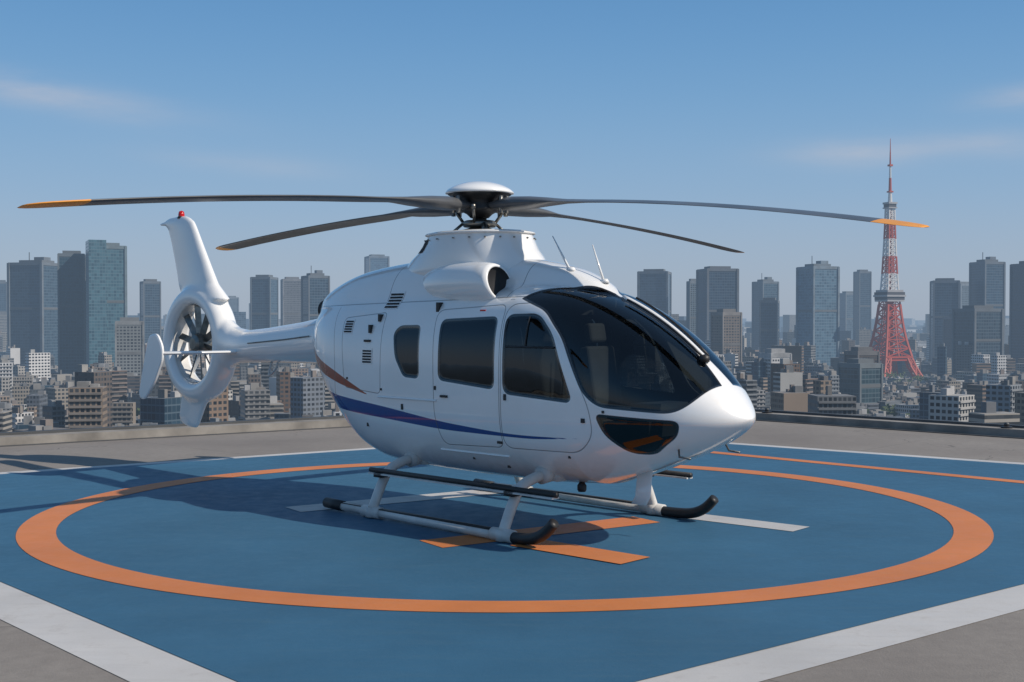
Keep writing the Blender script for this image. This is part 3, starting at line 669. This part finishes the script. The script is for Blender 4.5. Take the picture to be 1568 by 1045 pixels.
def tower(name,X_,D,Wd,H,ang,col,kind,crown=0):
    c=City(); w=Wd*.74; fm=2 if kind=='g' else 0; sty=random.random()*.6
    c.box(X_,D,w,w,ang,GZ,GZ+H,col,sty,fm)
    lighter=tuple(min(.5,t*1.4+.015) for t in col)
    ca,sa=math.cos(ang),math.sin(ang)
    for sx in (-1,1):
        for sy2 in (-1,1):
            ox,oy=sx*w*.5,sy2*w*.5; c.box(X_+ox*ca-oy*sa,D+ox*sa+oy*ca,w*.07,w*.07,ang,GZ,GZ+H+1.2,lighter,.9,3)
    c.box(X_,D,w*1.02,w*1.02,ang,GZ+H*.62,GZ+H*.62+3.2,tuple(t*.5 for t in col),.1,3)
    c.box(X_,D,w*1.03,w*1.03,ang,GZ+H-2.2,GZ+H+1.8,lighter,.1,3)
    c.box(X_,D,w*.7,w*.55,ang,GZ+H,GZ+H+5.5,tuple(t*.8 for t in col),.1,3)
    if crown==1: c.box(X_+w*.15,D,w*.3,w*.3,ang,GZ+H+5,GZ+H+10,lighter,.1,3); c.box(X_-w*.2,D,.9,.9,ang,GZ+H+5,GZ+H+17,lighter,.1,3)
    if crown==2: c.box(X_-w*.30*ca,D-w*.30*sa-1,w*.5,w*1.05,ang,GZ,GZ+H+8,col,sty,fm)
    c.box(X_,D,w*1.35,w*1.3,ang,GZ,GZ+18,GR,.4,0)
    c.make(name,[M_FAC,M_ROOF,M_GLS,M_ROOF])
for t_ in [('office_tower',-1086,2600,24,168,.3,GD,'g',0),('office_tower',-662,1700,70,166,-.25,(.045,.08,.115),'g',1),('glass_skyscraper',-541,1500,40,168,.3,(.02,.055,.08),'g',0),
 ('glass_skyscraper',-490,1475,54,176,.42,(.07,.15,.185),'g',2),('office_tower',-593,2000,36,150,.5,GD,'g',0),('office_building',-392,1250,36,86,.3,(.20,.21,.21),'w',0),
 ('office_tower',-738,3200,50,146,.3,GL,'w',0),('office_tower',-690,3300,40,132,-.3,GL,'w',1),('office_tower',-406,2000,44,157,-.2,(.04,.08,.12),'g',0),('office_tower',-379,2100,44,157,.3,(.17,.18,.2),'w',0),
 ('office_tower',-290,1800,42,152,.5,GD,'g',1),('office_tower',-288,2600,56,222,.35,(.07,.13,.20),'g',0),('office_tower',222,1900,60,162,-.25,(.055,.09,.13),'g',0),('glass_skyscraper',303,1800,62,162,.18,(.025,.05,.085),'g',0),
 ('office_tower',276,1860,20,146,.2,GL,'w',0),('apartment_tower',246,1400,33,96,.4,BR,'w',0),('office_tower',457,2200,44,156,.4,(.035,.075,.11),'g',1),('office_tower',380,1800,34,116,-.3,GD,'g',0),
 ('office_tower',426,1700,54,161,.35,(.10,.17,.23),'g',1),('office_tower',716,2600,36,144,.3,(.09,.13,.17),'g',0),('office_tower',718,2500,34,186,.2,GD,'g',0),('office_tower',674,1900,50,148,-.2,(.028,.06,.10),'g',0),
 ('office_tower',740,1900,48,177,.3,(.03,.065,.105),'g',1),('office_building',573,1500,54,101,.3,(.035,.06,.085),'g',0),('glass_skyscraper',704,1650,52,163,.25,(.02,.045,.08),'g',0),('office_tower',810,2200,40,152,.4,GL,'w',0),
 ('office_tower',640,1750,38,92,.2,(.1,.11,.13),'w',0),('office_building',330,1150,30,58,.3,(.07,.055,.05),'w',0),('office_building',300,1050,34,50,.5,(.04,.07,.085),'g',0),('apartment_tower',233,1080,27,58,.35,(.5,.49,.48),'w',0)]:
    tower(*t_)
# lattice tower
tw=empty('lattice_broadcast_tower',(TX,TY,GZ+2),.35)
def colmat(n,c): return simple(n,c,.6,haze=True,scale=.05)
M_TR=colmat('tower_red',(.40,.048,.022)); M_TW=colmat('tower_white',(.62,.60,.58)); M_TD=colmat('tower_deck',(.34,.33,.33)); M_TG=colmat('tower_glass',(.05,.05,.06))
fw=pchip([0,10,25,45,65,85,105,125,150,180,210,245,258],[38,31,24.5,19,15,12.2,10.2,8.6,7.2,6.0,5.0,4.1,3.6])
def beam(p,q,t): return tube([p,q],t,4)
zs=[0,12,24,36,48,60,72,84,96,108,118,126,134,142,150,158,166,174,182,190,198,206,214,222,230,238,246]
red=[];wht=[]
cor=[(-1,-1),(1,-1),(1,1),(-1,1)]
for i in range(len(zs)-1):
    a,b=zs[i],zs[i+1];wa,wb=float(fw(a)),float(fw(b)); 
    L=wht if (a>=125 and ((a-126)//24)%2==0) else red
    tl=1.9 if a<100 else 1.2; td=.9 if a<100 else .6
    for j in range(4):
        c0,c1=cor[j],cor[(j+1)%4]
        if a<36:
            lw=9.0-a*.05
            A=Vector((c0[0]*wa,c0[1]*wa,a));B=Vector((c0[0]*wb,c0[1]*wb,b))
            for dx,dy in ((0,0),(-c0[0]*lw,0),(0,-c0[1]*lw),(-c0[0]*lw,-c0[1]*lw)):
                L.append(beam(A+Vector((dx,dy,0)),B+Vector((dx,dy,0)),1.3))
            for (d1,d2) in (((0,0),(-c0[0]*lw,0)),((0,0),(0,-c0[1]*lw)),((-c0[0]*lw,0),(-c0[0]*lw,-c0[1]*lw))):
                L.append(beam(A+Vector((*d1,0)),B+Vector((*d2,0)),.8));L.append(beam(A+Vector((*d2,0)),B+Vector((*d1,0)),.8));L.append(beam(B+Vector((*d1,0)),B+Vector((*d2,0)),.8))
            if b==36: L.append(beam((c0[0]*wb,c0[1]*wb,b),(c1[0]*wb,c1[1]*wb,b),1.8)); L.append(beam((c0[0]*wb,c0[1]*wb,b-4),(c1[0]*wb,c1[1]*wb,b-4),1.4))
        else:
            L.append(beam((c0[0]*wa,c0[1]*wa,a),(c0[0]*wb,c0[1]*wb,b),tl)); L.append(beam((c0[0]*wa,c0[1]*wa,a),(c1[0]*wb,c1[1]*wb,b),td)); L.append(beam((c1[0]*wa,c1[1]*wa,a),(c0[0]*wb,c0[1]*wb,b),td))
            L.append(beam((c0[0]*wb,c0[1]*wb,b),(c1[0]*wb,c1[1]*wb,b),td)); m0=((c0[0]+c1[0])/2*wa,(c0[1]+c1[1])/2*wa,a);m1=((c0[0]+c1[0])/2*wb,(c0[1]+c1[1])/2*wb,b); L.append(beam(m0,m1,td))
red.append(box(-3.5,3.5,-3.5,3.5,0,118)); red.append(box(-1.6,1.6,-1.6,1.6,118,246))
ant=[(0,0,246),(0,0,262),(0,0,282),(0,0,300),(0,0,318),(0,0,336)]
mesh('antenna_mast',*merge([tube([ant[0],ant[1]],[3.2,2.2],8),tube([ant[2],ant[3]],[1.6,1.2],8)]),M_TW,tw); mesh('antenna_mast_red',*merge([tube([ant[1],ant[2]],[2.2,1.7],8),tube([ant[3],ant[4]],[1.2,.8],8),tube([ant[4],ant[5]],[.7,.35],8),box(-3.2,3.2,-3.2,3.2,262,264),box(-2.6,2.6,-2.6,2.6,298,300.5)]),M_TR,tw)
mesh('lattice_red',*merge(red),M_TR,tw); mesh('lattice_white',*merge(wht),M_TW,tw)
mesh('observation_deck',*merge([box(-14,14,-14,14,112,114.5),box(-15.5,15.5,-15.5,15.5,118.5,121),box(-13,13,-13,13,125,128),box(-7,7,-7,7,240,241.5),box(-7,7,-7,7,246,248.5)]),M_TD,tw)
mesh('observation_windows',*merge([box(-14.2,14.2,-14.2,14.2,114.5,118.5),box(-14.5,14.5,-14.5,14.5,121,125),box(-6,6,-6,6,241.5,246)]),M_TG,tw)
mesh('foot_building',*box(-22,22,-17,17,-2,9),M_TD,tw)
# city trees (mass of leaf clumps)
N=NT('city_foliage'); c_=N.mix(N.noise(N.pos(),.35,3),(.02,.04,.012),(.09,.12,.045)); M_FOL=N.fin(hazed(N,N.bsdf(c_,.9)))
v=[];f=[]
for i in range(520):
    y=random.uniform(640,1900); x=random.uniform(-.45,.45)*y; r=random.uniform(4,8); n_=random.choice((1,2,4))
    for j in range(n_):
        bx,by=x+random.uniform(-12,12),y+random.uniform(-8,8)
        for kk in range(46):
            d=Vector((random.gauss(0,1),random.gauss(0,1),random.gauss(0,.8))).normalized()*r*random.uniform(.5,1.05); c0=Vector((bx,by,GZ+r*1.6))+d; s_=random.uniform(.9,1.9); o_=len(v)
            a=Vector((random.gauss(0,1),random.gauss(0,1),random.gauss(0,1))).normalized(); b=a.orthogonal().normalized()
            v+= [tuple(c0+a*s_),tuple(c0+b*s_),tuple(c0-a*s_),tuple(c0-b*s_)]; f.append((o_,o_+1,o_+2,o_+3))
        tb,tf=tube([(bx,by,GZ),(bx,by,GZ+r*1.6)],[.5,.25],5); o_=len(v); v+=tb; f+=[tuple(q+o_ for q in g_) for g_ in tf]
mesh('city_trees',v,f,M_FOL)
